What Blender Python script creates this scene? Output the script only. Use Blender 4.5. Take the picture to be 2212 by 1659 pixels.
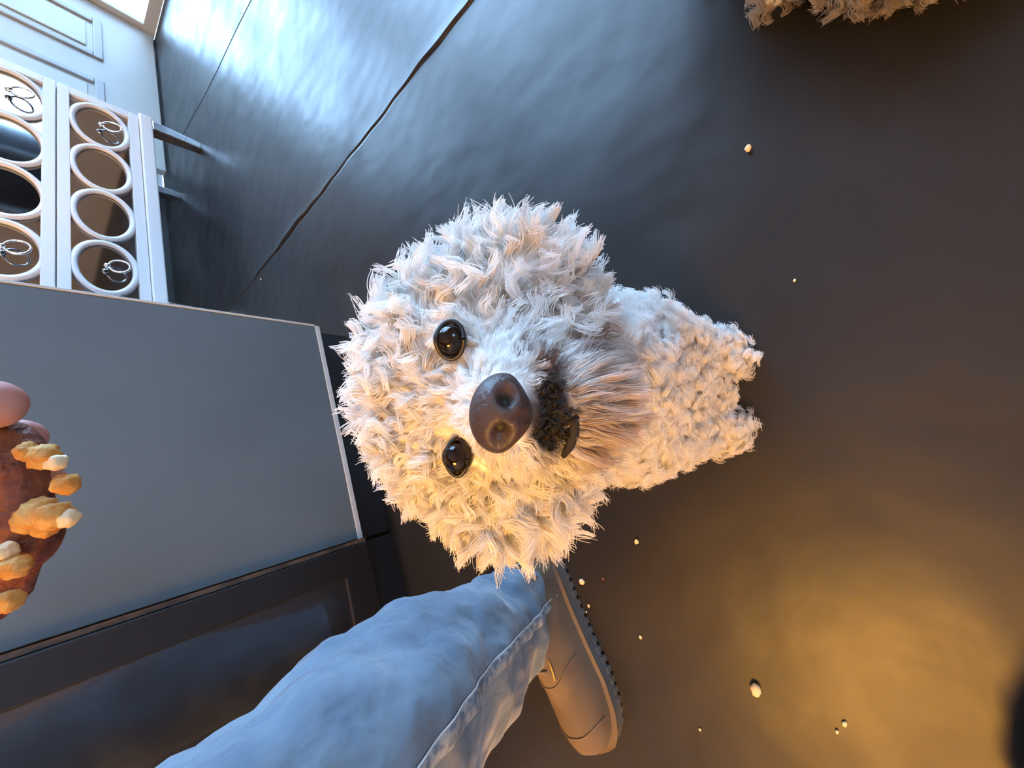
import bpy, bmesh, math, random
import numpy as np
from mathutils import Matrix, Vector, kdtree
random.seed(7); rng = np.random.default_rng(7)
for o in list(bpy.data.objects): bpy.data.objects.remove(o)
scn = bpy.context.scene
COL = scn.collection

# ------------------------------------------------------------------ camera
FPX, CX, CY, CAMH = 831.0, 1106.0, 829.5, 0.62
dn = np.array([(1737-CX)/FPX, (854-CY)/FPX, 1.0]); dn /= np.linalg.norm(dn)
wv = np.array([0, 0, 1.0]); FW = wv-(wv@dn)*dn; FW /= np.linalg.norm(FW)
UP = -dn; RT = np.cross(FW, UP)
CW = np.stack([RT, FW, UP])            # lens frame (right, down, depth) -> world (x right, y ahead, z up)
CAMP = np.array([0, 0, CAMH])
def c2w(p): return np.asarray(p, float)@CW.T+CAMP
def w2c(p): return (np.asarray(p, float)-CAMP)@CW
def dp(x, y, z): return c2w(np.array([(x-CX)/FPX, (y-CY)/FPX, 1.0])*z)
def fl(x, y, h=0.0):
    r = CW@np.array([(x-CX)/FPX, (y-CY)/FPX, 1.0]); return CAMP+r*((h-CAMH)/r[2])
cam = bpy.data.cameras.new('camera'); camo = bpy.data.objects.new('camera', cam); COL.objects.link(camo)
cam.sensor_fit = 'HORIZONTAL'; cam.sensor_width = 36; cam.lens = FPX/2212*36; cam.clip_start = .01; cam.clip_end = 100
xa, ya, za = CW[:, 0], -CW[:, 1], -CW[:, 2]
camo.matrix_world = Matrix([[xa[i], ya[i], za[i], CAMP[i]] for i in range(3)]+[[0, 0, 0, 1]])
scn.camera = camo

# ------------------------------------------------------------------ daylight, exposure
w = bpy.data.worlds.new('daylight'); scn.world = w; w.use_nodes = True
bg = w.node_tree.nodes['Background']; bg.inputs[0].default_value = (.39, .64, 1.0, 1); bg.inputs[1].default_value = 13.5
scn.view_settings.view_transform = 'Standard'; scn.view_settings.look = 'None'
scn.view_settings.exposure = 0.9; scn.view_settings.gamma = 1; scn.view_settings.use_curve_mapping = False

scn.cycles.max_bounces = 5; scn.cycles.adaptive_threshold = .02; scn.cycles.diffuse_bounces = 3; scn.cycles.glossy_bounces = 3; scn.cycles.transmission_bounces = 3; scn.cycles.transparent_max_bounces = 8

# ------------------------------------------------------------------ materials
def mat(name, col, rough=.6, metal=0, spec=.5, noise=None, bump=None, emit=None, coat=0, sheen=0):
    m = bpy.data.materials.new(name); m.use_nodes = True; nt = m.node_tree; b = nt.nodes['Principled BSDF']
    b.inputs['Base Color'].default_value = (*col, 1); b.inputs['Roughness'].default_value = rough
    b.inputs['Metallic'].default_value = metal; b.inputs['Specular IOR Level'].default_value = spec
    b.inputs['Coat Weight'].default_value = coat; b.inputs['Sheen Weight'].default_value = sheen
    tc = nt.nodes.new('ShaderNodeTexCoord')
    if noise:
        col2, sc, lo, hi = noise
        n = nt.nodes.new('ShaderNodeTexNoise'); n.inputs['Scale'].default_value = sc; n.inputs['Detail'].default_value = 6
        r = nt.nodes.new('ShaderNodeMapRange'); r.inputs[1].default_value = lo; r.inputs[2].default_value = hi
        mx = nt.nodes.new('ShaderNodeMix'); mx.data_type = 'RGBA'
        mx.inputs[6].default_value = (*col, 1); mx.inputs[7].default_value = (*col2, 1)
        nt.links.new(tc.outputs['Object'], n.inputs['Vector']); nt.links.new(n.outputs[0], r.inputs[0])
        nt.links.new(r.outputs[0], mx.inputs[0]); nt.links.new(mx.outputs[2], b.inputs['Base Color'])
    if bump:
        prev = None
        for sc, st, ds in bump:
            n = nt.nodes.new('ShaderNodeTexNoise'); n.inputs['Scale'].default_value = sc; n.inputs['Detail'].default_value = 3
            nt.links.new(tc.outputs['Object'], n.inputs['Vector'])
            bp = nt.nodes.new('ShaderNodeBump'); bp.inputs['Strength'].default_value = st; bp.inputs['Distance'].default_value = ds
            nt.links.new(n.outputs[0], bp.inputs['Height'])
            if prev: nt.links.new(prev.outputs[0], bp.inputs['Normal'])
            prev = bp
        nt.links.new(prev.outputs[0], b.inputs['Normal'])
    if emit:
        b.inputs['Emission Color'].default_value = (*emit[0], 1); b.inputs['Emission Strength'].default_value = emit[1]
    return m
def glass_mat():
    m = bpy.data.materials.new('window_glass'); m.use_nodes = True; nt = m.node_tree; nt.nodes.clear()
    o = nt.nodes.new('ShaderNodeOutputMaterial'); t = nt.nodes.new('ShaderNodeBsdfTransparent'); g = nt.nodes.new('ShaderNodeBsdfGlossy')
    t.inputs[0].default_value = (.95, .97, .97, 1); g.inputs['Roughness'].default_value = .02
    f = nt.nodes.new('ShaderNodeFresnel'); f.inputs[0].default_value = 1.45; mx = nt.nodes.new('ShaderNodeMixShader')
    nt.links.new(f.outputs[0], mx.inputs[0]); nt.links.new(t.outputs[0], mx.inputs[1]); nt.links.new(g.outputs[0], mx.inputs[2]); nt.links.new(mx.outputs[0], o.inputs[0])
    return m
def fur_mat(name):
    m = bpy.data.materials.new(name); m.use_nodes = True; nt = m.node_tree; nt.nodes.clear()
    o = nt.nodes.new('ShaderNodeOutputMaterial'); a = nt.nodes.new('ShaderNodeAttribute'); a.attribute_name = 'fur_color'
    d = nt.nodes.new('ShaderNodeBsdfDiffuse'); t = nt.nodes.new('ShaderNodeBsdfTranslucent'); g = nt.nodes.new('ShaderNodeBsdfGlossy')
    g.inputs['Roughness'].default_value = .35; g.inputs[0].default_value = (.9, .9, .9, 1)
    m1 = nt.nodes.new('ShaderNodeMixShader'); m1.inputs[0].default_value = .5; m2 = nt.nodes.new('ShaderNodeMixShader'); m2.inputs[0].default_value = .05
    nt.links.new(a.outputs['Color'], d.inputs[0]); nt.links.new(a.outputs['Color'], t.inputs[0])
    nt.links.new(d.outputs[0], m1.inputs[1]); nt.links.new(t.outputs[0], m1.inputs[2])
    nt.links.new(m1.outputs[0], m2.inputs[1]); nt.links.new(g.outputs[0], m2.inputs[2]); nt.links.new(m2.outputs[0], o.inputs[0])
    return m
def floor_mat():
    m = mat('black_vinyl', (.012, .0125, .013), .30, spec=.33, noise=((.019, .018, .017), 2.3, .42, .75),
            bump=[(2.6, .30, .035), (12, .16, .007)])
    nt = m.node_tree; b = nt.nodes['Principled BSDF']; tc = [n for n in nt.nodes if n.type == 'TEX_COORD'][0]
    n = nt.nodes.new('ShaderNodeTexNoise'); n.inputs['Scale'].default_value = 5; n.inputs['Detail'].default_value = 8
    r = nt.nodes.new('ShaderNodeMapRange'); r.inputs[1].default_value = .3; r.inputs[2].default_value = .7; r.inputs[3].default_value = .34; r.inputs[4].default_value = .48
    nt.links.new(tc.outputs['Object'], n.inputs['Vector']); nt.links.new(n.outputs[0], r.inputs[0]); nt.links.new(r.outputs[0], b.inputs['Roughness'])
    return m
M = dict(
 vinyl=floor_mat(), under=mat('brown_underlay', (.10, .055, .03), .85, noise=((.03, .02, .015), 40, .4, .6)),
 wall=mat('grey_wall_paint', (.50, .50, .50), .8, bump=[(120, .08, .002)]), ceil=mat('ceiling_paint', (.62, .61, .60), .9),
 white=mat('white_door_paint', (.50, .50, .46), .45, bump=[(60, .05, .002)]), wtrim=mat('white_frame_paint', (.42, .44, .44), .5),
 frame=mat('dark_frame', (.05, .055, .06), .5), alu=mat('pale_frame', (.55, .56, .5), .4), glass=glass_mat(), pave=mat('concrete', (.55, .55, .53), .9),
 chest=mat('pale_blue_white_lacquer', (.82, .86, .88), .4, bump=[(70, .06, .002)]), mirror=mat('dark_mirror', (.42, .45, .48), .05, metal=1),
 chrome=mat('chrome', (.85, .86, .88), .08, metal=1),
 cab=mat('blue_grey_laminate', (.096, .126, .142), .5, noise=((.085, .111, .125), 3, .4, .6), bump=[(200, .03, .001)]),
 cabedge=mat('pale_edge_strip', (.42, .45, .45), .5), kick=mat('black_plinth', (.012, .012, .014), .5), top=mat('dark_worktop', (.06, .055, .05), .35),
 blackmetal=mat('black_enamel', (.006, .006, .007), .45), blackglass=mat('black_glass', (.012, .012, .013), .20, spec=1.0, coat=1),
 wood=mat('brown_wood_strip', (.12, .07, .04), .6, noise=((.05, .03, .02), 30, .4, .6)),
 denim=mat('blue_denim', (.082, .130, .185), .9, noise=((.155, .212, .265), 11, .40, .62), bump=[(600, .25, .001), (9, .6, .03), (28, .5, .012)], sheen=.3),
 denim2=mat('faded_denim_seam', (.36, .40, .42), .9, noise=((.14, .19, .26), 120, .42, .6), bump=[(500, .3, .001)]),
 thread=mat('golden_thread', (.55, .36, .08), .7), tan=mat('tan_suede', (.145, .110, .074), .8, noise=((.105, .080, .056), 14, .4, .6), bump=[(300, .1, .001)]),
 sole=mat('grey_rubber_sole', (.11, .12, .12), .45), lace=mat('lace', (.18, .14, .1), .8), sock=mat('dark_lining', (.05, .05, .05), .9),
 skin=mat('skin', (.62, .33, .28), .5, noise=((.55, .25, .22), 60, .4, .6)), sleeve=mat('dark_sleeve', (.03, .03, .04), .9),
 food=mat('reddish_brown_crust', (.12, .028, .012), .6, noise=((.26, .07, .018), 120, .42, .6), bump=[(250, .6, .004)]),
 crumb=mat('golden_crumb', (.52, .22, .03), .6, noise=((.60, .36, .11), 180, .4, .6), bump=[(400, .5, .002)]),
 floorcrumb=mat('pale_crumb', (.75, .62, .38), .7, bump=[(400, .4, .002)]),
 hide=mat('pale_hide', (.70, .66, .62), .9), doghide=mat('dog_hide', (.7, .66, .62), .8), nose=mat('dark_brown_nose', (.050, .032, .029), .48, bump=[(420, .55, .0012)]),
 pit=mat('nostril_black', (.004, .003, .003), .6), eye=mat('dark_eye', (.008, .005, .004), .06, spec=.35), lid=mat('black_eyelid', (.008, .007, .007), .4),
 lip=mat('black_lip_skin', (.010, .009, .010), .75, bump=[(300, .4, .001)]), fur=fur_mat('white_fur'),
 lump=mat('matt_black', (.008, .009, .012), .95, bump=[(250, .3, .002)]),
 shade=mat('lamp_shade', (.6, .35, .12), .6), bulb=mat('warm_globe', (1, .7, .4), .5, emit=((1, .455, .072), 40)),
 cord=mat('black_cord', (.02, .02, .02), .6),
)

# ------------------------------------------------------------------ helpers
AZ = math.radians(26); CA, SA = math.cos(AZ), math.sin(AZ)
def ab(a, b, z=0): return (a*CA-b*SA, a*SA+b*CA, z)
def link(o, parent=None):
    COL.objects.link(o)
    if parent is not None: o.parent = parent
    return o
def tag(o, label=None, cat=None, group=None, kind=None):
    for k, v in (('label', label), ('category', cat), ('group', group), ('kind', kind)):
        if v: o[k] = v
    return o
def empty(name, loc=(0, 0, 0), rz=0.0):
    o = bpy.data.objects.new(name, None); o.location = loc; o.rotation_euler = (0, 0, rz); o.empty_display_size = .05; return link(o)
def bmobj(name, bm, m, parent=None, smooth=False, bevel=0, loc=None, rz=None):
    me = bpy.data.meshes.new(name); bmesh.ops.recalc_face_normals(bm, faces=bm.faces); bm.to_mesh(me); bm.free()
    return meobj(name, me, m, parent, smooth, bevel, loc, rz)
def meobj(name, me, m, parent=None, smooth=False, bevel=0, loc=None, rz=None):
    if m is not None and not me.materials: me.materials.append(m)
    if smooth: me.polygons.foreach_set('use_smooth', [True]*len(me.polygons))
    o = bpy.data.objects.new(name, me); link(o, parent)
    if loc is not None: o.location = loc
    if rz is not None: o.rotation_euler = (0, 0, rz)
    if bevel:
        bv = o.modifiers.new('bevel', 'BEVEL'); bv.width = bevel; bv.segments = 2; bv.limit_method = 'ANGLE'
    return o
def bx(bm, x0, x1, y0, y1, z0, z1):
    vs = [bm.verts.new((x, y, z)) for x in (x0, x1) for y in (y0, y1) for z in (z0, z1)]
    for f in ((0, 1, 3, 2), (4, 6, 7, 5), (0, 4, 5, 1), (2, 3, 7, 6), (0, 2, 6, 4), (1, 5, 7, 3)): bm.faces.new([vs[i] for i in f])
    return vs
def box(name, dims, m, parent=None, bevel=0, **k):
    bm = bmesh.new(); bx(bm, *dims); return bmobj(name, bm, m, parent, bevel=bevel, **k)
def tube(bm, pts, rads, n=10, cap=True, flat=None):
    pts = [Vector(p) for p in pts]
    if not hasattr(rads, '__len__'): rads = [rads]*len(pts)
    rings = []; ref = None
    for i, p in enumerate(pts):
        t = (pts[min(i+1, len(pts)-1)]-pts[max(i-1, 0)]).normalized()
        if ref is None: ref = t.orthogonal().normalized()
        e1 = (ref-t*ref.dot(t)).normalized(); ref = e1; e2 = t.cross(e1)
        rings.append([bm.verts.new(p+(e1*math.cos(2*math.pi*k/n)+e2*math.sin(2*math.pi*k/n))*rads[i]) for k in range(n)])
    for a, b in zip(rings, rings[1:]):
        for k in range(n): bm.faces.new((a[k], a[(k+1) % n], b[(k+1) % n], b[k]))
    if cap: bm.faces.new(rings[0][::-1]); bm.faces.new(rings[-1])
    return rings
def pathtube(name, pts, rads, m, parent=None, n=10, smooth=True):
    bm = bmesh.new(); tube(bm, pts, rads, n); return bmobj(name, bm, m, parent, smooth)
def torus(name, R, r, m, parent, loc, n=40, k=8, sx=1, sz=1, depth=None):
    # ring standing in the local x-z plane; depth flattens it along y
    bm = bmesh.new(); rings = []
    for i in range(n):
        a = 2*math.pi*i/n; ring = []
        for j in range(k):
            q = 2*math.pi*j/k; rr = r*math.cos(q)
            ring.append(bm.verts.new(((R*sx+rr)*math.cos(a), (depth or r)*math.sin(q), (R*sz+rr)*math.sin(a))))
        rings.append(ring)
    for i in range(n):
        for j in range(k): bm.faces.new((rings[i][j], rings[(i+1) % n][j], rings[(i+1) % n][(j+1) % k], rings[i][(j+1) % k]))
    return bmobj(name, bm, m, parent, True, loc=loc)
def vnoise(p, s, seed=0):
    q = np.asarray(p)*s+seed*13.7
    return (np.sin(q[..., 0]*1.7+1.3*np.sin(q[..., 1]*1.1+seed))+np.sin(q[..., 1]*2.1+1.1*np.sin(q[..., 2]*1.3))+np.sin(q[..., 2]*1.9+1.2*np.sin(q[..., 0]*1.5)))/3
def ico(sub):
    bm = bmesh.new(); bmesh.ops.create_icosphere(bm, subdivisions=sub, radius=1)
    v = np.array([x.co[:] for x in bm.verts]); f = [[q.index for q in x.verts] for x in bm.faces]; bm.free(); return v, f
ICO3 = ico(3); ICO2 = ico(2); ICO4 = ico(4)
def pyobj(name, v, f, m, parent=None, smooth=True, **k):
    me = bpy.data.meshes.new(name); me.from_pydata([tuple(x) for x in v], [], f); me.update(); return meobj(name, me, m, parent, smooth, **k)
def blob_mesh(name, parts, voxel, smooth_it=6):
    """one continuous surface grown from overlapping ellipsoids (centre, radii, frame)"""
    V, Fc = [], []; n = 0
    for c, r, fr in parts:
        v = (ICO3[0]*np.asarray(r))@(np.eye(3) if fr is None else fr.T)+np.asarray(c); V.append(v); Fc += [[i+n for i in f] for f in ICO3[1]]; n += len(v)
    V = np.concatenate(V); me = bpy.data.meshes.new('tmp'); me.from_pydata([tuple(x) for x in V], [], Fc); me.update()
    o = bpy.data.objects.new('tmp', me); COL.objects.link(o)
    r = o.modifiers.new('r', 'REMESH'); r.mode = 'VOXEL'; r.voxel_size = voxel
    s = o.modifiers.new('s', 'SMOOTH'); s.iterations = smooth_it; s.factor = .5
    dg = bpy.context.evaluated_depsgraph_get(); dg.update(); out = bpy.data.meshes.new_from_object(o.evaluated_get(dg)); out.name = name
    bpy.data.objects.remove(o); bpy.data.meshes.remove(me); return out
def chain(p0, p1, r0, r1, n=6):
    p0, p1 = np.array(p0, float), np.array(p1, float)
    return [((p0+(p1-p0)*t), [r0+(r1-r0)*t]*3, None) for t in np.linspace(0, 1, n)]

# ------------------------------------------------------------------ setting: floor
SEAM = [(1.03, -3.0), (1.054, .18), (1.108, .82), (1.194, 1.83), (1.24, 2.6)]
def seam_a(b):
    return np.interp(b, [p[1] for p in SEAM], [p[0] for p in SEAM])
fbase = box('floor', (-2.6, 4.0, -3.0, 2.6, -.04, -.006), M['under'], rz=AZ); tag(fbase, 'black glossy vinyl floor with one long torn seam', 'floor', kind='structure')
def sheet(sign, name):
    bs = np.concatenate([np.linspace(-3, -.2, 20), np.linspace(-.18, 2.0, 240), np.linspace(2.05, 2.6, 8)])
    V, Fc = [], []
    offs = [0, .002, .007, .018, .045, .12, .4] ; m_ = len(offs)+1
    for b in bs:
        gap = .0022+.0022*max(0, math.sin(b*7.3+1))*abs(math.sin(b*31))+.0045*max(0, math.sin(b*5.1+2.2))**6
        wob = .0025*math.sin(b*19)+.0015*math.sin(b*53+1)
        e = seam_a(b)+wob+sign*gap
        curl = (.0035+.0035*math.sin(b*6.0+.5)+.0015*math.sin(b*23)) if sign > 0 else .0008
        for k, of in enumerate(offs):
            z = curl*math.exp(-of/.010)
            if k == 0: z = -.006
            V.append(ab(e+sign*of, b, z))
        V.append(ab(4.0 if sign > 0 else -2.6, b, 0))
    for i in range(len(bs)-1):
        for k in range(m_-1):
            q = [i*m_+k, (i+1)*m_+k, (i+1)*m_+k+1, i*m_+k+1]; Fc.append(q if sign < 0 else q[::-1])
    return pyobj(name, V, Fc, M['vinyl'], fbase_holder, True)
# sheets are laid on the base slab: children in world axes
fbase.rotation_euler = (0, 0, 0); fbase.data.transform(Matrix.Rotation(AZ, 4, 'Z')); fbase_holder = fbase
sheet(1, 'vinyl_sheet'); sheet(-1, 'vinyl_sheet')
bmc = bmesh.new(); tube(bmc, [ab(2.33+.33*t+.01*math.sin(t*9), .95+1.3*t, .0002) for t in np.linspace(0, 1, 24)], .0016, 6)
bmobj('crease', bmc, M['vinyl'], fbase, True)

# ------------------------------------------------------------------ setting: shell
HC = 3.7
def S(o, label, cat): return tag(o, label, cat, kind='structure')
S(box('ceiling', (-2.7, 4.1, -3.1, 2.75, HC, HC+.1), M['ceil'], rz=AZ), 'plain pale ceiling over the room', 'ceiling')
S(box('wall_front', (-2.7, 4.1, 2.62, 2.75, 0, HC), M['wall'], rz=AZ), 'grey wall behind the white door and chest', 'wall')
S(box('wall_left', (-2.72, -2.6, -3.1, 2.62, 0, HC), M['wall'], rz=AZ), 'grey wall on the counter side of the room', 'wall')
BW = (.1, 1.2, 1.25, 2.35)      # window behind the photographer
bm = bmesh.new(); bx(bm, -2.6, BW[0], -3.12, -3.0, 0, HC); bx(bm, BW[1], 4.1, -3.12, -3.0, 0, HC); bx(bm, BW[0], BW[1], -3.12, -3.0, 0, BW[2]); bx(bm, BW[0], BW[1], -3.12, -3.0, BW[3], HC)
S(bmobj('wall_back', bm, M['wall'], rz=AZ), 'grey wall behind the photographer', 'wall')
bm = bmesh.new()
WIN = (-1.15, 1.2, .35, 3.45); GD = (1.45, 2.5, 0, 2.45)
bx(bm, 4.0, 4.12, -3.1, WIN[0], 0, HC); bx(bm, 4.0, 4.12, WIN[0], WIN[1], 0, WIN[2]); bx(bm, 4.0, 4.12, WIN[0], WIN[1], WIN[3], HC)
bx(bm, 4.0, 4.12, WIN[1], GD[0], 0, HC); bx(bm, 4.0, 4.12, GD[0], GD[1], GD[3], HC); bx(bm, 4.0, 4.12, GD[1], 2.75, 0, HC)
S(bmobj('wall_right', bm, M['wall'], rz=AZ), 'grey wall with the bright window and glass door', 'wall')
S(box('pavement', (4.12, 14, -9, 9, -.1, -.02), M['pave'], rz=AZ), 'pale concrete ground outside the glass door', 'pavement')
def glazed(name, b0, b1, z0, z1, nb, nz, label, cat, fm, fw=.05):
    r = empty(name, ab(0, 0, 0), AZ); tag(r, label, cat, kind='structure')
    bm = bmesh.new(); bx(bm, 4.0, 4.08, b0, b0+fw, z0, z1); bx(bm, 4.0, 4.08, b1-fw, b1, z0, z1)
    bx(bm, 4.0, 4.08, b0+fw, b1-fw, z0, z0+fw); bx(bm, 4.0, 4.08, b0+fw, b1-fw, z1-fw, z1)
    bmobj('window_frame', bm, fm, r, bevel=.004)
    wb, wz = (b1-b0-2*fw)/nb, (z1-z0-2*fw)/nz
    for i in range(1, nb): box('mullion', (4.01, 4.07, b0+fw+i*wb-.018, b0+fw+i*wb+.018, z0+fw, z1-fw), fm, r, .003)
    for j in range(1, nz): box('glazing_bar', (4.012, 4.068, b0+fw, b1-fw, z0+fw+j*wz-.018, z0+fw+j*wz+.018), fm, r, .003)
    for i in range(nb):
        for j in range(nz): box('pane', (4.035, 4.043, b0+fw+i*wb, b0+fw+(i+1)*wb, z0+fw+j*wz, z0+fw+(j+1)*wz), M['glass'], r)
    return r
glazed('window_1', *WIN, 3, 2, 'tall wide bright window in the right wall', 'window', M['frame'])
w2 = empty('window_2', (0, 0, 0), AZ); tag(w2, 'window in the wall behind the photographer', 'window', kind='structure')
bm = bmesh.new(); bx(bm, BW[0], BW[0]+.05, -3.08, -3.0, BW[2], BW[3]); bx(bm, BW[1]-.05, BW[1], -3.08, -3.0, BW[2], BW[3]); bx(bm, BW[0]+.05, BW[1]-.05, -3.08, -3.0, BW[2], BW[2]+.05); bx(bm, BW[0]+.05, BW[1]-.05, -3.08, -3.0, BW[3]-.05, BW[3])
bmobj('window_frame', bm, M['frame'], w2, bevel=.004)
for k in range(3):
    x0 = BW[0]+.05+k*(BW[1]-BW[0]-.1)/3; box('pane', (x0, x0+(BW[1]-BW[0]-.1)/3, -3.045, -3.037, BW[2]+.05, BW[3]-.05), M['glass'], w2)
    if k: box('mullion', (x0-.018, x0+.018, -3.07, -3.01, BW[2]+.05, BW[3]-.05), M['frame'], w2, .003)
gd = glazed('door_2', *GD, 2, 4, 'bright glazed door with pale frame beside the white door', 'door', M['alu'], .07)
pathtube('door_handle', [(3.99, GD[0]+.04, 1.0), (3.95, GD[0]+.04, 1.0), (3.95, GD[0]+.15, 1.0)], .009, M['chrome'], gd)
# white panelled door leaf
d1 = empty('door_1', ab(0, 0, 0), AZ); tag(d1, 'white panelled door standing by the bright glass door', 'door', kind='structure')
DB = 2.47
box('door_leaf', (2.66, 3.985, DB, DB+.045, .012, 2.1), M['white'], d1, .004)
def raised(a0, a1, z0, z1):
    bm = bmesh.new(); t = .045
    for q in ((a0, a1, z0, z0+t), (a0, a1, z1-t, z1), (a0, a0+t, z0+t, z1-t), (a1-t, a1, z0+t, z1-t)): bx(bm, q[0], q[1], DB-.012, DB, q[2], q[3])
    p = bmobj('door_panel', bm, M['wtrim'], d1, bevel=.008)
    box('panel_field', (a0+.075, a1-.075, DB-.008, DB, z0+.075, z1-.075), M['white'], p, .006)
for a0, a1 in ((3.44, 3.82), (2.84, 3.24)):
    raised(a0, a1, .28, .95); raised(a0, a1, 1.1, 1.95)
S(box('baseboard_front', (-2.6, 2.6, 2.60, 2.62, 0, .09), M['frame'], rz=AZ), 'dark baseboard along the front wall', 'baseboard')

# ------------------------------------------------------------------ mirrored chest of drawers
G0 = (1.214, 2.672)
ga = G0[0]*CA+G0[1]*SA; gb = -G0[0]*SA+G0[1]*CA
chest = empty('mirrored_chest', ab(ga, gb, 0), AZ); tag(chest, 'pale mirrored chest of drawers with ring fretwork on chrome legs', 'chest')
W0, W1, DP = -1.085, .055, .46
box('carcass', (W0, W1, .018, DP, .25, .80), M['chest'], chest, .004)
box('base_moulding', (W0-.012, W1+.012, -.022, DP, .20, .25), M['chest'], chest, .006)
box('chest_top', (W0-.012, W1+.012, -.022, DP, .80, .825), M['chest'], chest, .006)
for s in (W0+.03, W1-.03):
    for y in (.012, DP-.04):
        bm = bmesh.new(); vs = bx(bm, s-.028, s+.028, y-.028, y+.028, 0, .20)
        for v in vs:
            if v.co.z < .01: v.co.x = s+(v.co.x-s)*.72; v.co.y = y+(v.co.y-y)*.72
        bmobj('leg', bm, M['chrome'], chest, bevel=.003)
COLS = (-.118, -.371, -.628, -.897)
proto = {}
for zc, z0, z1 in ((.382, .252, .513), (.640, .517, .795)):
    dr = box('drawer', (W0+.005, W1-.005, .004, .03, z0, z1), M['mirror'], chest, .001)
    bm = bmesh.new()
    for q in ((W0+.005, W1-.005, z0, z0+.036), (W0+.005, W1-.005, z1-.036, z1), (W0+.005, W0+.05, z0+.036, z1-.036), (W1-.045, W1-.005, z0+.036, z1-.036)):
        bx(bm, q[0], q[1], -.012, .004, q[2], q[3])
    bmobj('drawer_frame', bm, M['chest'], dr, bevel=.002)
    rz = (z1-z0-.072)/2+.003
    for c in COLS:
        torus('fretwork_ring', 1, .0125, M['chest'], dr, (c, -.004, zc), 48, 6, .122, rz-.008, .009)
    for c in (COLS[0], COLS[3]):
        kn = pyobj('knob', ICO2[0]*.011+np.array([c, -.016, zc]), ICO2[1], M['chrome'], dr)
        tr = torus('ring_pull', 1, .0038, M['chrome'], dr, (c, -.027, zc-.034), 32, 8, .031, .031); tr.rotation_euler = (-.25, 0, .1)

# ------------------------------------------------------------------ grey cabinet and black glass appliance
kc = empty('grey_cabinet', ab(0, 0, 0), AZ); tag(kc, 'blue-grey base cabinet with flat door and black plinth', 'cabinet')
box('carcass', (.02, .59, .925, 1.50, .10, .88), M['cab'], kc)
dr = box('cabinet_door', (.022, .592, .903, .923, .112, .876), M['cab'], kc, .0015)
box('edge_strip', (.02, .594, .901, .925, .100, .1118), M['cabedge'], dr, .001)
box('side_strip', (.5925, .598, .902, .925, .112, .876), M['cabedge'], dr, .001)
box('plinth', (.02, .60, .945, 1.5, 0, .10), M['kick'], kc)
bm = bmesh.new(); tube(bm, [(.33, .9, .80), (.33, .875, .80), (.46, .875, .80), (.46, .9, .80)], .006, 8); bmobj('handle', bm, M['chrome'], kc, True)
wt = box('worktop', (-.66, .61, .885, 1.52, .885, .92), M['top'], rz=AZ, bevel=.004); tag(wt, 'dark worktop lying over the grey cabinet', 'worktop')
ap = empty('appliance', ab(0, 0, 0), AZ); tag(ap, 'black under-counter appliance with glossy dark glass door', 'appliance')
box('housing', (-.62, .012, .93, 1.48, .10, .875), M['blackmetal'], ap)
fr = bmesh.new(); bx(fr, -.048, .010, .888, .93, .10, .875); bx(fr, -.62, -.562, .888, .93, .10, .875); bx(fr, -.562, -.048, .888, .93, .10, .165); bx(fr, -.562, -.048, .888, .93, .82, .875)
dfr = bmobj('door_frame', fr, M['blackmetal'], ap, bevel=.003)
box('glass_panel', (-.562, -.048, .896, .91, .165, .82), M['blackglass'], dfr)
box('plinth', (-.62, .012, .94, 1.48, 0, .10), M['kick'], ap)
box('wood_strip', (.0115, .0195, .893, .925, .10, .875), M['wood'], ap)
bm = bmesh.new(); tube(bm, [(-.52, .888, .79), (-.52, .85, .79), (-.09, .85, .79), (-.09, .888, .79)], .008, 8); bmobj('handle', bm, M['chrome'], ap, True)

# ------------------------------------------------------------------ warm pendant lamp
for LP, RG, lb in (((-1.45, -.42, 2.0), .34, 'warm globe pendant lamp hanging from the ceiling'),):
    lamp = empty('pendant_lamp', (LP[0], LP[1], HC)); tag(lamp, lb, 'lamp'); zz = LP[2]-HC
    pathtube('cord', [(0, 0, 0), (0, 0, zz+RG+.03)], .004, M['cord'], lamp)
    pyobj('globe_shade', ICO4[0]*RG+np.array([0, 0, zz]), ICO4[1], M['bulb'], lamp)
    pathtube('cap', [(0, 0, zz+RG-.005), (0, 0, zz+RG+.04)], [.05, .02], M['cord'], lamp, 20)

# ------------------------------------------------------------------ fur
def sample_mesh(me, n, dens, seed):
    r = np.random.default_rng(seed)
    me.calc_loop_triangles(); nt = len(me.loop_triangles)
    tri = np.empty(nt*3, np.int32); me.loop_triangles.foreach_get('vertices', tri); tri = tri.reshape(-1, 3)
    v = np.empty(len(me.vertices)*3, np.float32); me.vertices.foreach_get('co', v); v = v.reshape(-1, 3).astype(float)
    nn = np.empty(len(me.vertices)*3, np.float32); me.vertices.foreach_get('normal', nn); nn = nn.reshape(-1, 3).astype(float)
    a, b, c = v[tri[:, 0]], v[tri[:, 1]], v[tri[:, 2]]
    ar = np.linalg.norm(np.cross(b-a, c-a), axis=1)*dens((a+b+c)/3)
    i = r.choice(nt, n, p=ar/ar.sum()); u = r.random((n, 2)); s = np.sqrt(u[:, :1]); w1, w2, w3 = 1-s, s*(1-u[:, 1:]), s*u[:, 1:]
    P = a[i]*w1+b[i]*w2+c[i]*w3
    N = nn[tri[i, 0]]*w1+nn[tri[i, 1]]*w2+nn[tri[i, 2]]*w3; N /= np.linalg.norm(N, axis=1, keepdims=True)
    return P, N
def nrm(v): return v/np.maximum(np.linalg.norm(v, axis=-1, keepdims=True), 1e-9)
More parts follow.
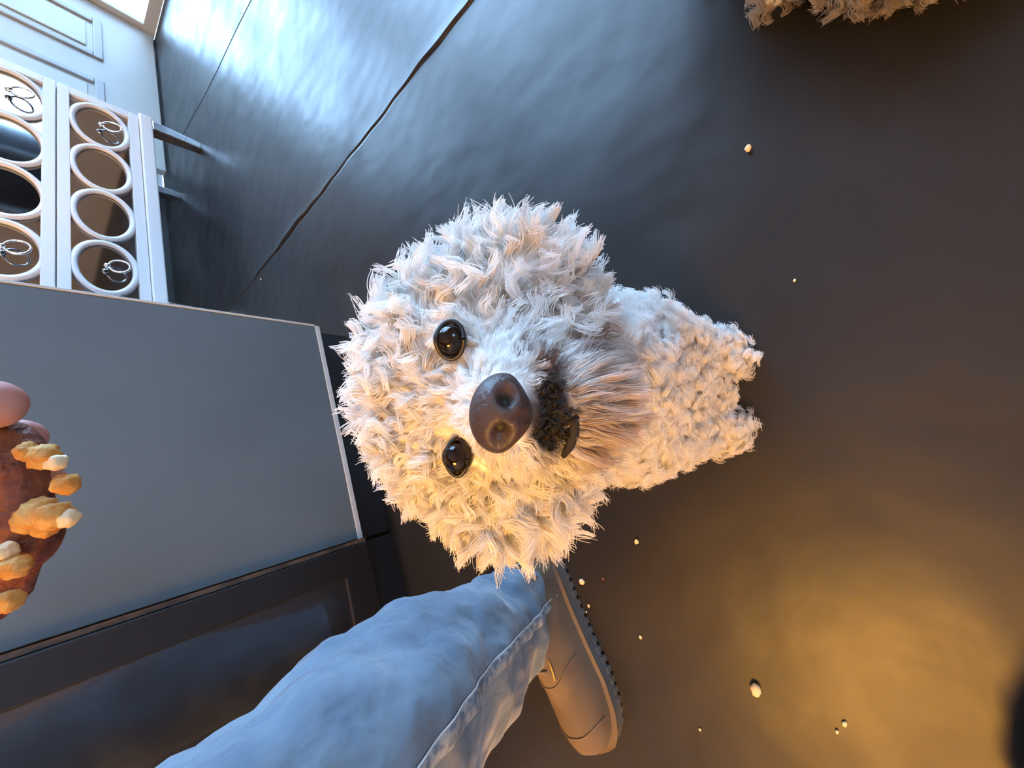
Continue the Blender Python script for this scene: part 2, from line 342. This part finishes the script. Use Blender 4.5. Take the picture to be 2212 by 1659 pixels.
def make_fur(name, me, n, nclump, fields, parent, seed=1, K=9, rad=.00034, dens=lambda c: np.ones(len(c)), label=None):
    P, N = sample_mesh(me, n, dens, seed); f = fields(P, N); keep = f['keep']
    P, N = P[keep], N[keep]; f = {k: v[keep] for k, v in f.items()}; n = len(P); r = np.random.default_rng(seed+5)
    ci = r.choice(n, nclump, replace=False); kd = kdtree.KDTree(nclump)
    for j, i in enumerate(ci): kd.insert(P[i], j)
    kd.balance(); cl = np.array([kd.find(p)[1] for p in P]); root = ci[cl]
    tilt = r.normal(size=(nclump, 3))*.5
    D = nrm(f['dir']+tilt[cl]*f['mess'][:, None]+r.normal(size=(n, 3))*.08)
    Lc = 1+.16*r.normal(size=nclump); L = f['len']*np.clip(Lc[cl], .5, 1.6)*(1+.07*r.normal(size=n))
    t = np.linspace(0, 1, K)[None, :, None]
    path = P[:, None]+D[:, None]*(L[:, None, None]*t)
    cpath = (P[root][:, None]+D[root][:, None]*(L[:, None, None]*t))
    k = f['clump'][:, None, None]*np.clip(t, 0, 1)**.75
    pos = path*(1-k)+cpath*k
    Dc = D[root]; e1 = nrm(np.cross(Dc, r.normal(size=(nclump, 3))[cl])); e2 = np.cross(Dc, e1)
    ph = (r.random(nclump)*6.283)[cl]; sg = np.where(r.random(nclump) < .5, -1, 1)[cl]
    ang = ph[:, None]+sg[:, None]*2*math.pi*f['turns'][:, None]*t[:, :, 0]*(1+.1*r.normal(size=n))[:, None]
    cr = (f['curl']*(1+.25*r.normal(size=n)))[:, None]*np.clip(t[:, :, 0]*2.2, 0, 1)
    pos = pos+(np.cos(ang)-np.cos(ph)[:, None])[..., None]*cr[..., None]*e1[:, None]+(np.sin(ang)-np.sin(ph)[:, None])[..., None]*cr[..., None]*e2[:, None]
    pos = pos+f['bend'][:, None]*(t**2)*L[:, None, None]
    pos[..., 2] = np.maximum(pos[..., 2], .001)
    cu = bpy.data.hair_curves.new(name); cu.add_curves([K]*n)
    cu.attributes['position'].data.foreach_set('vector', pos.astype(np.float32).ravel())
    ra = cu.attributes.get('radius') or cu.attributes.new('radius', 'FLOAT', 'POINT')
    ra.data.foreach_set('value', ((rad*(1-.6*t[:, :, 0]**2))*np.ones((n, 1))*f.get('thick', np.ones(n))[:, None]).astype(np.float32).ravel())
    col = f['col']*(1+.05*r.normal(size=(n, 1)))*(1+.06*r.normal(size=(nclump, 1))[cl]); col = np.clip(col, 0, .95)
    ca = cu.attributes.new('fur_color', 'FLOAT_COLOR', 'CURVE'); ca.data.foreach_set('color', np.concatenate([col, np.ones((n, 1))], 1).astype(np.float32).ravel())
    cu.materials.append(M['fur']); o = bpy.data.objects.new(name, cu); link(o, parent); o['kind'] = 'stuff'
    if label: o['label'] = label
    return o
def sm(x, a, b):
    t = np.clip((x-a)/(b-a), 0, 1); return t*t*(3-2*t)

# ------------------------------------------------------------------ the white dog looking up
WHITE = np.array([.93, .915, .88]); BROWN = np.array([.17, .075, .045]); GREYB = np.array([.50, .40, .34])
dog = empty('dog', (0, .2, 0)); tag(dog, 'fluffy white curly dog sitting and looking up at the camera', 'dog')
Minv = Matrix.Translation((0, -.2, 0))
EYE = np.array([[-.0318, -.0229, .197], [-.0287, .0385, .197]])
NOSE = np.array([-.0045, .0118, .157])
def H(c, r): return (c2w(c), r, CW)
parts = [H((-.036, 0, .288), (.062, .085, .078)), H((.000, -.064, .292), (.053, .040, .056)), H((-.004, .070, .292), (.050, .038, .056)),
         H((-.015, .008, .245), (.045, .055, .048)), H((.000, .0105, .205), (.0255, .031, .048)), H((.030, .011, .212), (.021, .025, .036)),
         H((.02, .003, .275), (.05, .06, .06))]
parts += chain((0, .205, .385), (0, .20, .22), .075, .09, 5)
parts += [((0, .20, .205), (.098, .085, .10), None), ((0, .30, .15), (.098, .12, .115), None), ((.075, .34, .075), (.05, .085, .072), None), ((-.075, .34, .075), (.05, .085, .072), None)]
for s in (-1, 1):
    parts += chain((s*.058, .165, .17), (s*.05, .115, .03), .042, .028, 7)+[((s*.05, .100, .022), (.029, .038, .021), None), ((s*.085, .27, .02), (.026, .05, .02), None)]
parts += [((0, .150, .10), (.062, .045, .09), None), ((0, .115, .035), (.05, .03, .03), None)]
parts += chain((0, .42, .08), (0, .45, .20), .022, .018, 5)
bme = blob_mesh('body', parts, .0055, 5); bme.transform(Minv)
body = meobj('body', bme, M['doghide'], dog, True)
OFF = np.array([0, .2, 0])
def dogfields(P, N):
    W = P+OFF; q = w2c(W); Nc = N@CW; n = len(P)
    head = sm(W[:, 2], .27, .33)
    # head flow: away from the face centre, over the skull
    rxy = q[:, :2]-np.array([-.012, .010]); rl = np.linalg.norm(rxy, axis=1); rd = np.zeros((n, 3)); rd[:, :2] = rxy/np.maximum(rl, 1e-6)[:, None]
    dn_ = np.linalg.norm(q-NOSE, axis=1)
    muz = 1-sm(q[:, 2], .19, .225); chin = sm(q[:, 0], .022, .034)*(1-sm(q[:, 2], .235, .27))*(1-sm(np.abs(q[:, 1]-.011), .03, .045))
    back = np.array([0, 0, 1.0])
    dirc = Nc*(.60-.25*muz)[:, None]+rd*(.62+.2*muz)[:, None]+back*(.45*muz)[:, None]
    dirc = dirc*(1-chin)[:, None]+(Nc*.35+np.array([.85, 0, .15]))*chin[:, None]
    Ln = np.interp(dn_, [0, .025, .045, .07, .10, .14], [.005, .007, .0105, .015, .0185, .020])
    ear = sm(np.abs(q[:, 1]), .06, .09); Ln = Ln*(1+.25*ear)
    Ln = Ln*(1-chin)+.020*chin
    for e in EYE:
        de = np.linalg.norm((q-e)*np.array([1, 1, .6]), axis=1); wv_ = q-e; wv_[:, 2] = 0
        k = (1-sm(de, .010, .026))[:, None]; dirc = dirc*(1-.6*k)+nrm(wv_)*k*.45+np.array([0, 0, .1])*k
        Ln = Ln*np.clip((de-.005)/.022, .18, 1)
    dirh = nrm(dirc)@CW.T
    # body: tight curls standing off the skin
    bl = .017*np.ones(n); leg = 1-sm(W[:, 2], .03, .10); bl = bl*(1-.1*leg)
    hid = np.abs(q[:, 2]-.0)  # unused depth
    dirb = N+np.array([0, -.1, -.25])
    D = dirh*head[:, None]+nrm(dirb)*(1-head)[:, None]
    L = Ln*head+bl*(1-head)
    col = np.repeat(WHITE[None], n, 0)
    # tear/food stain around the mouth and under the chin
    mouth = np.array([[.0238, -.025, .19], [.0142, -.0132, .182], [.032, -.0215, .20], [.019, -.021, .186], [.0215, .0435, .19], [.013, .0507, .20], [.044, .053, .21], [.040, -.034, .205]])
    dm = np.min(np.linalg.norm(q[:, None]-mouth[None], axis=2), axis=1)
    st = (1-sm(dm, .007, .018))*head; pat = .5+.5*vnoise(q, 240, 3)
    st = st*np.clip(.45+.8*pat, 0, 1)
    chc = chin*head*np.clip(.55+.45*pat, 0, 1)
    col = col*(1-chc)[:, None]+GREYB*chc[:, None]; col = col*(1-st)[:, None]+BROWN*st[:, None]
    lipd = np.linalg.norm((q-np.array([.0175, .0145, .168]))/np.array([.0135, .0225, .030]), axis=1); dk = (1-sm(lipd, .70, 1.12))*head
    col = col*(1-dk)[:, None]+np.array([.022, .018, .018])*dk[:, None]
    L = L*(1-.5*dk)
    keep = (dn_ > .0165)
    for e in EYE: keep &= np.linalg.norm((q-e)*np.array([1, 1, .5]), axis=1) > .0078
    face = 1-sm(dn_, .05, .09)
    return dict(dir=D, len=L, keep=keep, col=col, mess=np.where(head > .5, .46-.30*face, .35), clump=np.where(head > .5, .93-.45*face, .90),
                curl=np.where(head > .5, .0040*(1-.8*face), .0052), turns=np.where(head > .5, .75, 1.7), bend=np.zeros((n, 3))+np.array([0, 0, -.10]), thick=1-.35*face*head)
def dogdens(c):
    W = c+OFF; q = w2c(W); d = np.where(W[:, 2] > .29, 1.0, .85); d = d*(1+1.6*(1-sm(np.linalg.norm(q-NOSE, axis=1), .05, .09)))
    return d*np.where(q[:, 2] > .36, np.where(W[:, 1] > .27, .35, 1), 1)
vc = np.empty(len(bme.vertices)*3, np.float32); bme.vertices.foreach_get('co', vc); vn = np.empty_like(vc); bme.vertices.foreach_get('normal', vn)
vcol = dogfields(vc.reshape(-1, 3).astype(float), vn.reshape(-1, 3).astype(float))['col']*.8
at = bme.attributes.new('fur_color', 'FLOAT_COLOR', 'POINT'); at.data.foreach_set('color', np.concatenate([vcol, np.ones((len(vcol), 1))], 1).astype(np.float32).ravel())
nt = M['doghide'].node_tree; an = nt.nodes.new('ShaderNodeAttribute'); an.attribute_name = 'fur_color'; nt.links.new(an.outputs['Color'], nt.nodes['Principled BSDF'].inputs['Base Color'])
make_fur('fur', bme, 108000, 5400, dogfields, dog, 11, K=10, dens=dogdens, label='dense white curly fur with brown stains at the mouth')

# nose with two nostrils
def local(P): return np.asarray(P)-OFF
fn = ICO4[0].copy(); u = fn.copy()
ROLL = math.radians(7); cr_, sr_ = math.cos(ROLL), math.sin(ROLL)
nx, ny, nz = u[:, 0], u[:, 1], u[:, 2]
wid = 1-.28*sm(nx, .1, 1.0); V = np.stack([nx*.0130, ny*.0165*wid, nz*.0125], 1)
for s in (-1, 1):      # nostrils: hollows that open to the sides
    c = nrm(np.array([[.12, s*.50, -.85]]))[0]; dd = np.linalg.norm((u-c)*np.array([1, .9, 1]), axis=1); V *= (1-.55*np.exp(-(dd/.27)**4))[:, None]
    rim = np.exp(-((dd-.38)/.12)**2); V *= (1+.05*rim)[:, None]
V *= (1-.10*np.exp(-(u[:, 1]/.10)**2)*(nz < 0)*sm(nx, -.1, .5))[:, None]       # groove
V = np.stack([V[:, 0]*cr_-V[:, 1]*sr_, V[:, 0]*sr_+V[:, 1]*cr_, V[:, 2]], 1)
nose = pyobj('nose', local(c2w(V+NOSE)), ICO4[1], M['nose'], dog)
for s in (-1, 1):
    c = nrm(np.array([[.12, s*.50, -.85]]))[0]*np.array([.0130, .0165, .0125])*.42; c = np.array([c[0]*cr_-c[1]*sr_, c[0]*sr_+c[1]*cr_, c[2]])
    pyobj('nostril', local(c2w(ICO2[0]*np.array([.0040, .0038, .0026])+NOSE+c)), ICO2[1], M['pit'], nose)
# black lip skin and mouth line
def pxc(l): return [local(dp(*p)) for p in l]
pathtube('mouth_line', pxc([(1218, 808, .1905), (1231, 835, .185), (1239, 865, .1815), (1240, 900, .1807), (1238, 935, .1815), (1230, 965, .185), (1217, 985, .1905)]),
         [.0014, .0024, .003, .0032, .003, .0024, .0014], M['lip'], dog, 12)
# eyes
for e, sq in zip(EYE, (1.0, .72)):
    ev = ICO3[0]*.0085; c = e+np.array([0, 0, .0048 if sq > .9 else .0068])
    eo = pyobj('eye', local(c2w(ev+c)), ICO3[1], M['eye'], dog)
    # eyelids: a dark almond rim round the ball
    bm = bmesh.new(); n_ = 28; pts = []
    for k in range(n_+1):
        a = 2*math.pi*k/n_; x = .0072*math.cos(a)*sq; y = .0098*math.sin(a)
        pts.append(local(c2w(c+np.array([x, y, -.0058+.45*abs(y)]))))
    tube(bm, pts, .0013, 8, False); bmobj('eyelid', bm, M['lid'], eo, True)

# ------------------------------------------------------------------ second dog at the edge of the picture
d2 = empty('dog', (.56, -.1, 0)); tag(d2, 'second pale furry dog lying in shade at the top edge', 'dog')
parts = [((.525, -.11, .085), (.10, .13, .085), None), ((.585, -.20, .075), (.09, .095, .075), None), ((.58, -.01, .095), (.075, .09, .085), None), ((.535, -.20, .055), (.065, .075, .055), None),
         ((.67, .12, .165), (.058, .056, .054), None), ((.70, .175, .15), (.026, .036, .024), None), ((.625, .14, .155), (.018, .03, .045), None), ((.70, .08, .155), (.03, .018, .045), None)]
parts += chain((.59, .02, .12), (.655, .10, .16), .060, .05, 6)+chain((.55, 0, .045), (.528, .045, .026), .028, .020, 6)+chain((.65, .0, .05), (.665, .15, .02), .028, .02, 8)+chain((.60, -.26, .08), (.69, -.33, .085), .026, .018, 8)
b2 = blob_mesh('body', parts, .008, 4); b2.transform(Matrix.Translation((-.56, .1, 0))); meobj('body', b2, M['hide'], d2, True)
def f2(P, N):
    n = len(P); W = P+np.array([.56, -.1, 0])
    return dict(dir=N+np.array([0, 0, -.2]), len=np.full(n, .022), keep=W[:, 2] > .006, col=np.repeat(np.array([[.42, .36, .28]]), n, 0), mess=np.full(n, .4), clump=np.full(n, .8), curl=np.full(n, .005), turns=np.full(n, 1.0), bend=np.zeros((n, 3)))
make_fur('fur', b2, 30000, 1800, f2, d2, 23, K=7, rad=.00045)
for s in (-1, 1): pyobj('eye', ICO2[0]*.008+np.array([.685-.56+s*.022, .168+.1-s*.008, .186]), ICO2[1], M['eye'], d2)
pyobj('nose', ICO2[0]*np.array([.012, .009, .010])+np.array([.712-.56, .212+.1, .155]), ICO2[1], M['nose'], d2)

# ------------------------------------------------------------------ person: jeans leg, shoe, feeding hand
per = empty('person', (-.40, .37, 0)); tag(per, 'person in faded blue jeans and tan shoe offering food', 'person')
PO = np.array([-.40, .37, 0])
# shoe
HE, TO = np.array([-.310, .385, 0]), np.array([-.580, .245, 0]); ax = (TO-HE)/np.linalg.norm(TO-HE); LEN = np.linalg.norm(TO-HE); sd = np.array([-ax[1], ax[0], 0])
def outline(t):   # half widths of the sole (outer, inner)
    x = np.array([0, .04, .12, .3, .5, .68, .82, .92, .975, 1.0]); wo = np.interp(t, x, [0, .024, .033, .035, .041, .049, .047, .037, .022, 0]); wi = np.interp(t, x, [0, .024, .032, .031, .034, .043, .042, .033, .020, 0]); return wo, wi
ts = np.concatenate([[0, .01, .03, .06], np.linspace(.1, .9, 22), [.94, .965, .985, .995, 1.0]])
def slab(name, z0, z1, grow, m, parent, notch=False):
    up, V, Fc = [], [], []
    loop = [(t, 1) for t in ts]+[(t, -1) for t in ts[::-1][1:-1]]
    for t, s in loop:
        wo, wi = outline(t); wdt = (wo if s > 0 else wi)
        p = HE+ax*(t*LEN+grow*(2*t-1))+sd*s*(wdt+grow*min(1, wdt/.02))
        V.append(p-PO)
    n = len(V); low = np.array(V)+[0, 0, z0]; hi = np.array(V)+[0, 0, z1]; Vv = list(low)+list(hi)
    for i in range(n): Fc.append([i, (i+1) % n, n+(i+1) % n, n+i])
    Fc.append(list(range(n))[::-1]); Fc.append(list(range(n, 2*n))); return pyobj(name, Vv, Fc, m, parent, False)
shoe = empty('shoe', (0, 0, 0)); shoe.parent = per; shoe['label'] = 'tan suede shoe with grey rubber sole'
sole = slab('sole', .004, .027, .006, M['sole'], shoe)
slab('welt', .027, .0305, .0075, M['tan'], sole)
for i, t in enumerate(np.linspace(.06, .95, 19)):
    for s in (-1, 1):
        wo, wi = outline(t); wdt = wo if s > 0 else wi; t2 = t+.028; w2 = outline(t2)[0 if s > 0 else 1]
        p = HE+ax*t*LEN+sd*s*(wdt+.004); p2 = HE+ax*t2*LEN+sd*s*(w2+.004); n_ = np.cross(p2-p, [0, 0, 1]); n_ = n_/np.linalg.norm(n_)
        if n_@(sd*s) < 0: n_ = -n_
        vv = []
        for q in (p, p2):
            for dd in (-.006, .0035):
                for z in (0, .012): vv.append(q+n_*dd+np.array([0, 0, z])-PO)
        pyobj('tread_lug', vv, [(0, 1, 3, 2), (4, 6, 7, 5), (0, 4, 5, 1), (2, 3, 7, 6), (0, 2, 6, 4), (1, 5, 7, 3)], M['sole'], sole, False)
V, Fc = [], []; NR = 20; tt = np.concatenate([[.012, .03], np.linspace(.06, .93, 26), [.955, .975, .99]])
for t in tt:
    wo, wi = outline(t); hh = np.interp(t, [0, .03, .1, .25, .40, .52, .66, .80, .90, .96, 1.0], [.04, .075, .10, .105, .098, .076, .060, .052, .046, .036, .012])
    for k in range(NR):
        a = math.pi*k/(NR-1); c, s = math.cos(a), math.sin(a); wdt = wo if c > 0 else wi
        ex = .75; xx = np.sign(c)*abs(c)**ex*wdt*(.995); z = .029+hh*abs(s)**.8
        cz = 1-.25*sm(np.array(z), .04, .11)*(t > .1)
        V.append(HE+ax*t*LEN+sd*xx*cz+np.array([0, 0, z])-PO)
for i in range(len(tt)-1):
    for k in range(NR-1): q = [i*NR+k, i*NR+k+1, (i+1)*NR+k+1, (i+1)*NR+k]; Fc.append(q)
Fc.append(list(range(NR))); Fc.append(list(range((len(tt)-1)*NR, len(tt)*NR))[::-1])
upper = pyobj('upper', V, Fc, M['tan'], shoe)
def onshoe(t, c, lift=.0012):
    wo, wi = outline(t); hh = float(np.interp(t, [0, .03, .1, .25, .40, .52, .66, .80, .90, .96, 1.0], [.04, .075, .10, .105, .098, .076, .060, .052, .046, .036, .012]))
    wdt = wo if c > 0 else wi; s = math.sqrt(max(0, 1-c*c)); z = .029+hh*s**.8+lift; cz = 1-.25*float(sm(np.array(z), .04, .11))
    return HE+ax*t*LEN+sd*np.sign(c)*abs(c)**.75*wdt*cz*1.01+np.array([0, 0, z])-PO
pathtube('toe_seam', [onshoe(.86-.05*c*c, c) for c in np.linspace(-.97, .97, 21)], .0011, M['lace'], upper, 6)
pathtube('vamp_seam', [onshoe(.60-.10*c*c, c) for c in np.linspace(-.97, .97, 21)], .0011, M['lace'], upper, 6)
for j, t in enumerate((.40, .45, .50)):
    pathtube('lace', [onshoe(t+.02*c, c, .003) for c in np.linspace(-.35, .35, 7)], .0022, M['lace'], upper, 6)
pathtube('pull_thread', [onshoe(.46, .62, .002), onshoe(.52, .52, .004), onshoe(.56, .40, .003)], .0013, M['thread'], upper, 6)
# jeans: hem, shin, knee, thigh (one tube of cloth with folds)
axis = [(-.408, .392, .062), (-.402, .385, .10), (-.392, .370, .17), (-.376, .352, .25), (-.358, .330, .34), (-.345, .308, .42), (-.345, .285, .50), (-.352, .265, .60), (-.36, .25, .71), (-.365, .235, .83), (-.37, .22, .95)]
rads = [.090, .089, .090, .096, .104, .109, .106, .104, .104, .108, .112]
def spline(P, n):
    P = np.array(P, float); t = np.linspace(0, len(P)-1, n); out = []
    for x in t:
        i = min(int(x), len(P)-2); u = x-i; p0, p1, p2, p3 = P[max(i-1, 0)], P[i], P[i+1], P[min(i+2, len(P)-1)]
        out.append(.5*((2*p1)+(-p0+p2)*u+(2*p0-5*p1+4*p2-p3)*u*u+(-p0+3*p1-3*p2+p3)*u**3))
    return np.array(out)
NA, NS = 120, 72
AX = spline(axis, NA); RD = np.interp(np.linspace(0, 10, NA), range(11), rads)
V, Fc, UV = [], [], []; ref = np.array([0, -1., 0.3])
frames = []
for i in range(NA):
    t = AX[min(i+1, NA-1)]-AX[max(i-1, 0)]; t /= np.linalg.norm(t); e1 = ref-t*(ref@t); e1 /= np.linalg.norm(e1); ref = e1; e2 = np.cross(t, e1); frames.append((t, e1, e2))
def jeans_pt(i, th, lift=0.0):
    t, e1, e2 = frames[i]; r = RD[i]; s = i/NA
    d = e1*math.cos(th)*.86+e2*math.sin(th)*1.0
    p = AX[i]+d*r
    w_ = .008*float(vnoise(p*np.array([1, 1, 1.0]), 30, 1))+.004*float(vnoise(p, 75, 4))+.0045*math.sin(s*26+2.2*math.cos(th*1+.6)+1.1*math.sin(2*th))*(1 if s > .06 else .3)
    w_ += .011*math.exp(-((s-.14)/.03)**2)*math.sin(th*2+1)-.006*math.exp(-((s-.20)/.02)**2)*max(0, math.cos(th-.7))
    w_ += .008*math.exp(-((s-.09)/.02)**2)*max(0, math.cos(th+1.9))
    return p+d*(w_+lift)/1.0
for i in range(NA):
    for k in range(NS): V.append(jeans_pt(i, 2*math.pi*k/NS)-PO)
for i in range(NA-1):
    for k in range(NS): Fc.append([i*NS+k, i*NS+(k+1) % NS, (i+1)*NS+(k+1) % NS, (i+1)*NS+k])
jeans = pyobj('jeans', V, Fc, M['denim'], per); so = jeans.modifiers.new('cloth', 'SOLIDIFY'); so.thickness = .0018; so.offset = -1
# seam band and hem band
def band(name, fth, w_, i0, i1, m, lift, parent, tn=4):
    V, Fc = [], []
    for i in range(i0, i1):
        for j in range(tn+1): V.append(jeans_pt(i, fth(i)+(j/tn-.5)*w_, lift*(1 if 0 < j < tn else .2))-PO)
    for i in range(i1-i0-1):
        for j in range(tn): q = i*(tn+1)+j; Fc.append([q, q+1, q+tn+2, q+tn+1])
    return pyobj(name, V, Fc, m, parent)
SEAMTH = lambda i: .55+.0*i
sb = band('side_seam', SEAMTH, .17, 0, NA-2, M['denim2'], .0032, jeans)
V, Fc = [], []
for i in range(0, 5):
    for k in range(NS): V.append(jeans_pt(i, 2*math.pi*k/NS, .0022 if 0 < i < 4 else .0004)-PO)
for i in range(4):
    for k in range(NS): Fc.append([i*NS+k, i*NS+(k+1) % NS, (i+1)*NS+(k+1) % NS, (i+1)*NS+k])
pyobj('hem', V, Fc, M['denim2'], jeans)
pathtube('seam_stitching', [jeans_pt(i, SEAMTH(i)+.09, .003)-PO for i in range(0, NA-2)], .0009, M['cabedge'], sb, 6)
# ankle in a sock inside the trouser leg
pathtube('ankle', [(-.385-PO[0], .352-PO[1], .11), (-.39-PO[0], .36-PO[1], .16), (-.385-PO[0], .355-PO[1], .26), (-.36-PO[0], .325-PO[1], .38)], [.036, .034, .048, .052], M['sock'], per, 16)

# hand with five fingers
def skinmesh(name, verts, edges, radii, m, parent, sub=2, root=0):
    me = bpy.data.meshes.new(name); me.from_pydata([tuple(v) for v in verts], edges, []); o = bpy.data.objects.new(name, me); COL.objects.link(o)
    o.modifiers.new('skin', 'SKIN'); bpy.context.view_layer.update()
    for i, sv in enumerate(me.skin_vertices[0].data): sv.radius = (radii[i], radii[i]); sv.use_root = (i == root)
    s = o.modifiers.new('sub', 'SUBSURF'); s.levels = sub; s.render_levels = sub
    dg = bpy.context.evaluated_depsgraph_get(); dg.update(); out = bpy.data.meshes.new_from_object(o.evaluated_get(dg)); out.name = name
    bpy.data.objects.remove(o); bpy.data.meshes.remove(me); return meobj(name, out, m, parent, True)
hv, he, hr = [], [], []
def add(p, r, prev=None):
    hv.append(c2w(p)-PO); hr.append(r); i = len(hv)-1
    if prev is not None: he.append((prev, i))
    return i
wr = add((-.365, .032, .165), .024); pm = add((-.325, .034, .163), .026, wr)
wrist_c = np.array([-.365, .032, .165])
for y0, pts in ((.010, [(-.285, .006, .166), (-.250, .004, .160), (-.222, .006, .151), (-.193, .009, .149)]),
                (.026, [(-.280, .026, .172), (-.255, .026, .184), (-.240, .027, .188), (-.232, .028, .184)]),
                (.042, [(-.282, .045, .174), (-.248, .046, .183), (-.230, .047, .186), (-.220, .047, .183)]),
                (.058, [(-.288, .062, .174), (-.258, .066, .182), (-.242, .067, .184), (-.230, .067, .181)])):
    k = pm
    for j, p in enumerate(pts): k = add(p, (.0125, .0112, .0108, .0104)[j], k)
k = add((-.335, .044, .142), .015, pm)
for p, r in (((-.300, .046, .128), .0125), ((-.268, .047, .122), .0115), ((-.242, .046, .128), .0098)): k = add(p, r, k)
elbow = np.array([-.36, -.10, .98]); wrw = c2w(wrist_c); mid = (wrw+elbow)/2+np.array([-.02, .03, .06])
for p, r in ((wrw*.8+mid*.2, .027), (mid, .036), (elbow, .044)):
    hv.append(p-PO); hr.append(r); i = len(hv)-1; he.append((wr if r < .03 else i-1, i))
hand = skinmesh('hand', hv, he, hr, M['skin'], per)
sl = [wrw*.55+mid*.45, mid, elbow, elbow+np.array([.02, -.22, .12])]; pathtube('sleeve', [p-PO for p in spline(sl, 16)], list(np.interp(np.linspace(0, 1, 16), [0, .4, 1], [.045, .055, .07])), M['sleeve'], per, 20)
# food held in the fingers
FC = np.array([-.2125, .053, .154]); food = empty('food_piece', c2w(FC)); tag(food, 'reddish-brown crumbly bite of food held at the left edge', 'food')
v = ICO4[0]*np.array([.025, .039, .017]); v = v*(1+.16*vnoise(v, 90, 2)+.07*vnoise(v, 230, 5))[:, None]
pyobj('crust', v@CW.T, ICO4[1], M['food'], food)
for x, y, s, g in ((95, 985, .0065, 0), (122, 1000, .0042, 1), (140, 1045, .0055, 0), (85, 1110, .0085, 0), (118, 1115, .0075, 0), (148, 1120, .0045, 1), (60, 1125, .0060, 0), (35, 1225, .0060, 0), (20, 1300, .0055, 0), (60, 975, .0050, 0), (100, 1140, .0050, 0), (12, 1190, .0045, 1)):
    cc = np.array([(x-CX)/FPX, (y-CY)/FPX, 1])*(.146 if x > 50 else .142)
    q = ICO3[0]*s*.72; q = q*(1+.10*vnoise(q, 300, x)+.16*vnoise(q, 900, y)+.10*vnoise(q, 1800, x+y))[:, None]
    pyobj('crumb', (q+cc-FC)@CW.T, ICO3[1], M['floorcrumb'] if g else M['crumb'], food)

# ------------------------------------------------------------------ crumbs on the floor
CR = [((1617, 323), .0052, 'pale crumb alone on the blue-lit floor above the dog'), ((1716, 606), .0020, 'tiny pale speck on the dark floor right of the dog'),
      ((1376, 1169), .0042, 'yellow crumb on the floor between the dog and shoe'), ((1258, 1256), .0055, 'white flaky crumb by the dog chin beside the shoe'),
      ((1272, 1308), .0030, 'small crumb close to the shoe sole'), ((1267, 1322), .0018, 'speck of crumb next to the shoe sole, lowest of its pair'),
      ((1384, 1375), .0030, 'small pale crumb on the floor right of the shoe'), ((1634, 1489), .0080, 'largest yellow crumb on the brown floor at lower right'),
      ((1824, 1563), .0030, 'golden speck near the bottom right, right of the largest crumb'), ((1808, 1580), .0022, 'faint golden speck below another near the bottom right'),
      ((1303, 1250), .0026, 'reddish crumb right of the white flaky crumb'), ((1512, 1575), .0022, 'white speck near the bottom edge right of the shoe toe'),
      ((565, 604), .0050, 'pale crumb beside the floor seam left of the dog')]
for i, ((x, y), s, lb) in enumerate(CR):
    q = ICO2[0]*np.array([s, s*.8, s*.6])
    q = q*(1+.30*vnoise(q, 1.6/s, i)+.18*vnoise(q, 4/s, i+3))[:, None]; q[:, 2] = q[:, 2]-q[:, 2].min()
    p = fl(x, y, .001); p[2] = .0004
    o = pyobj('crumb', q, ICO2[1], M['floorcrumb'] if i not in (10,) else M['food'], None, loc=tuple(p)); tag(o, lb, 'crumb', 'crumbs on the floor')

# ------------------------------------------------------------------ low dark rounded shape at the right edge, with a thin loop
bp = fl(2290, 1580); lump = empty('dark_lump', (bp[0]-.03, bp[1]-.06, 0)); tag(lump, 'dark rounded shape low on the floor at lower right', 'lump')
v = ICO4[0]*np.array([.105, .085, .07]); v = v*(1+.10*vnoise(v, 28, 1)+.05*vnoise(v, 70, 4))[:, None]; v[:, 2] = np.maximum(v[:, 2]+.045, .0)
pyobj('lump_body', v, ICO4[1], M['lump'], lump)
pathtube('top_loop', [(.05*math.cos(a)-.0, -.03+.03*math.sin(a)*.4, .10+.06*math.sin(a)) for a in np.linspace(0, math.pi, 14)], .006, M['lump'], lump)
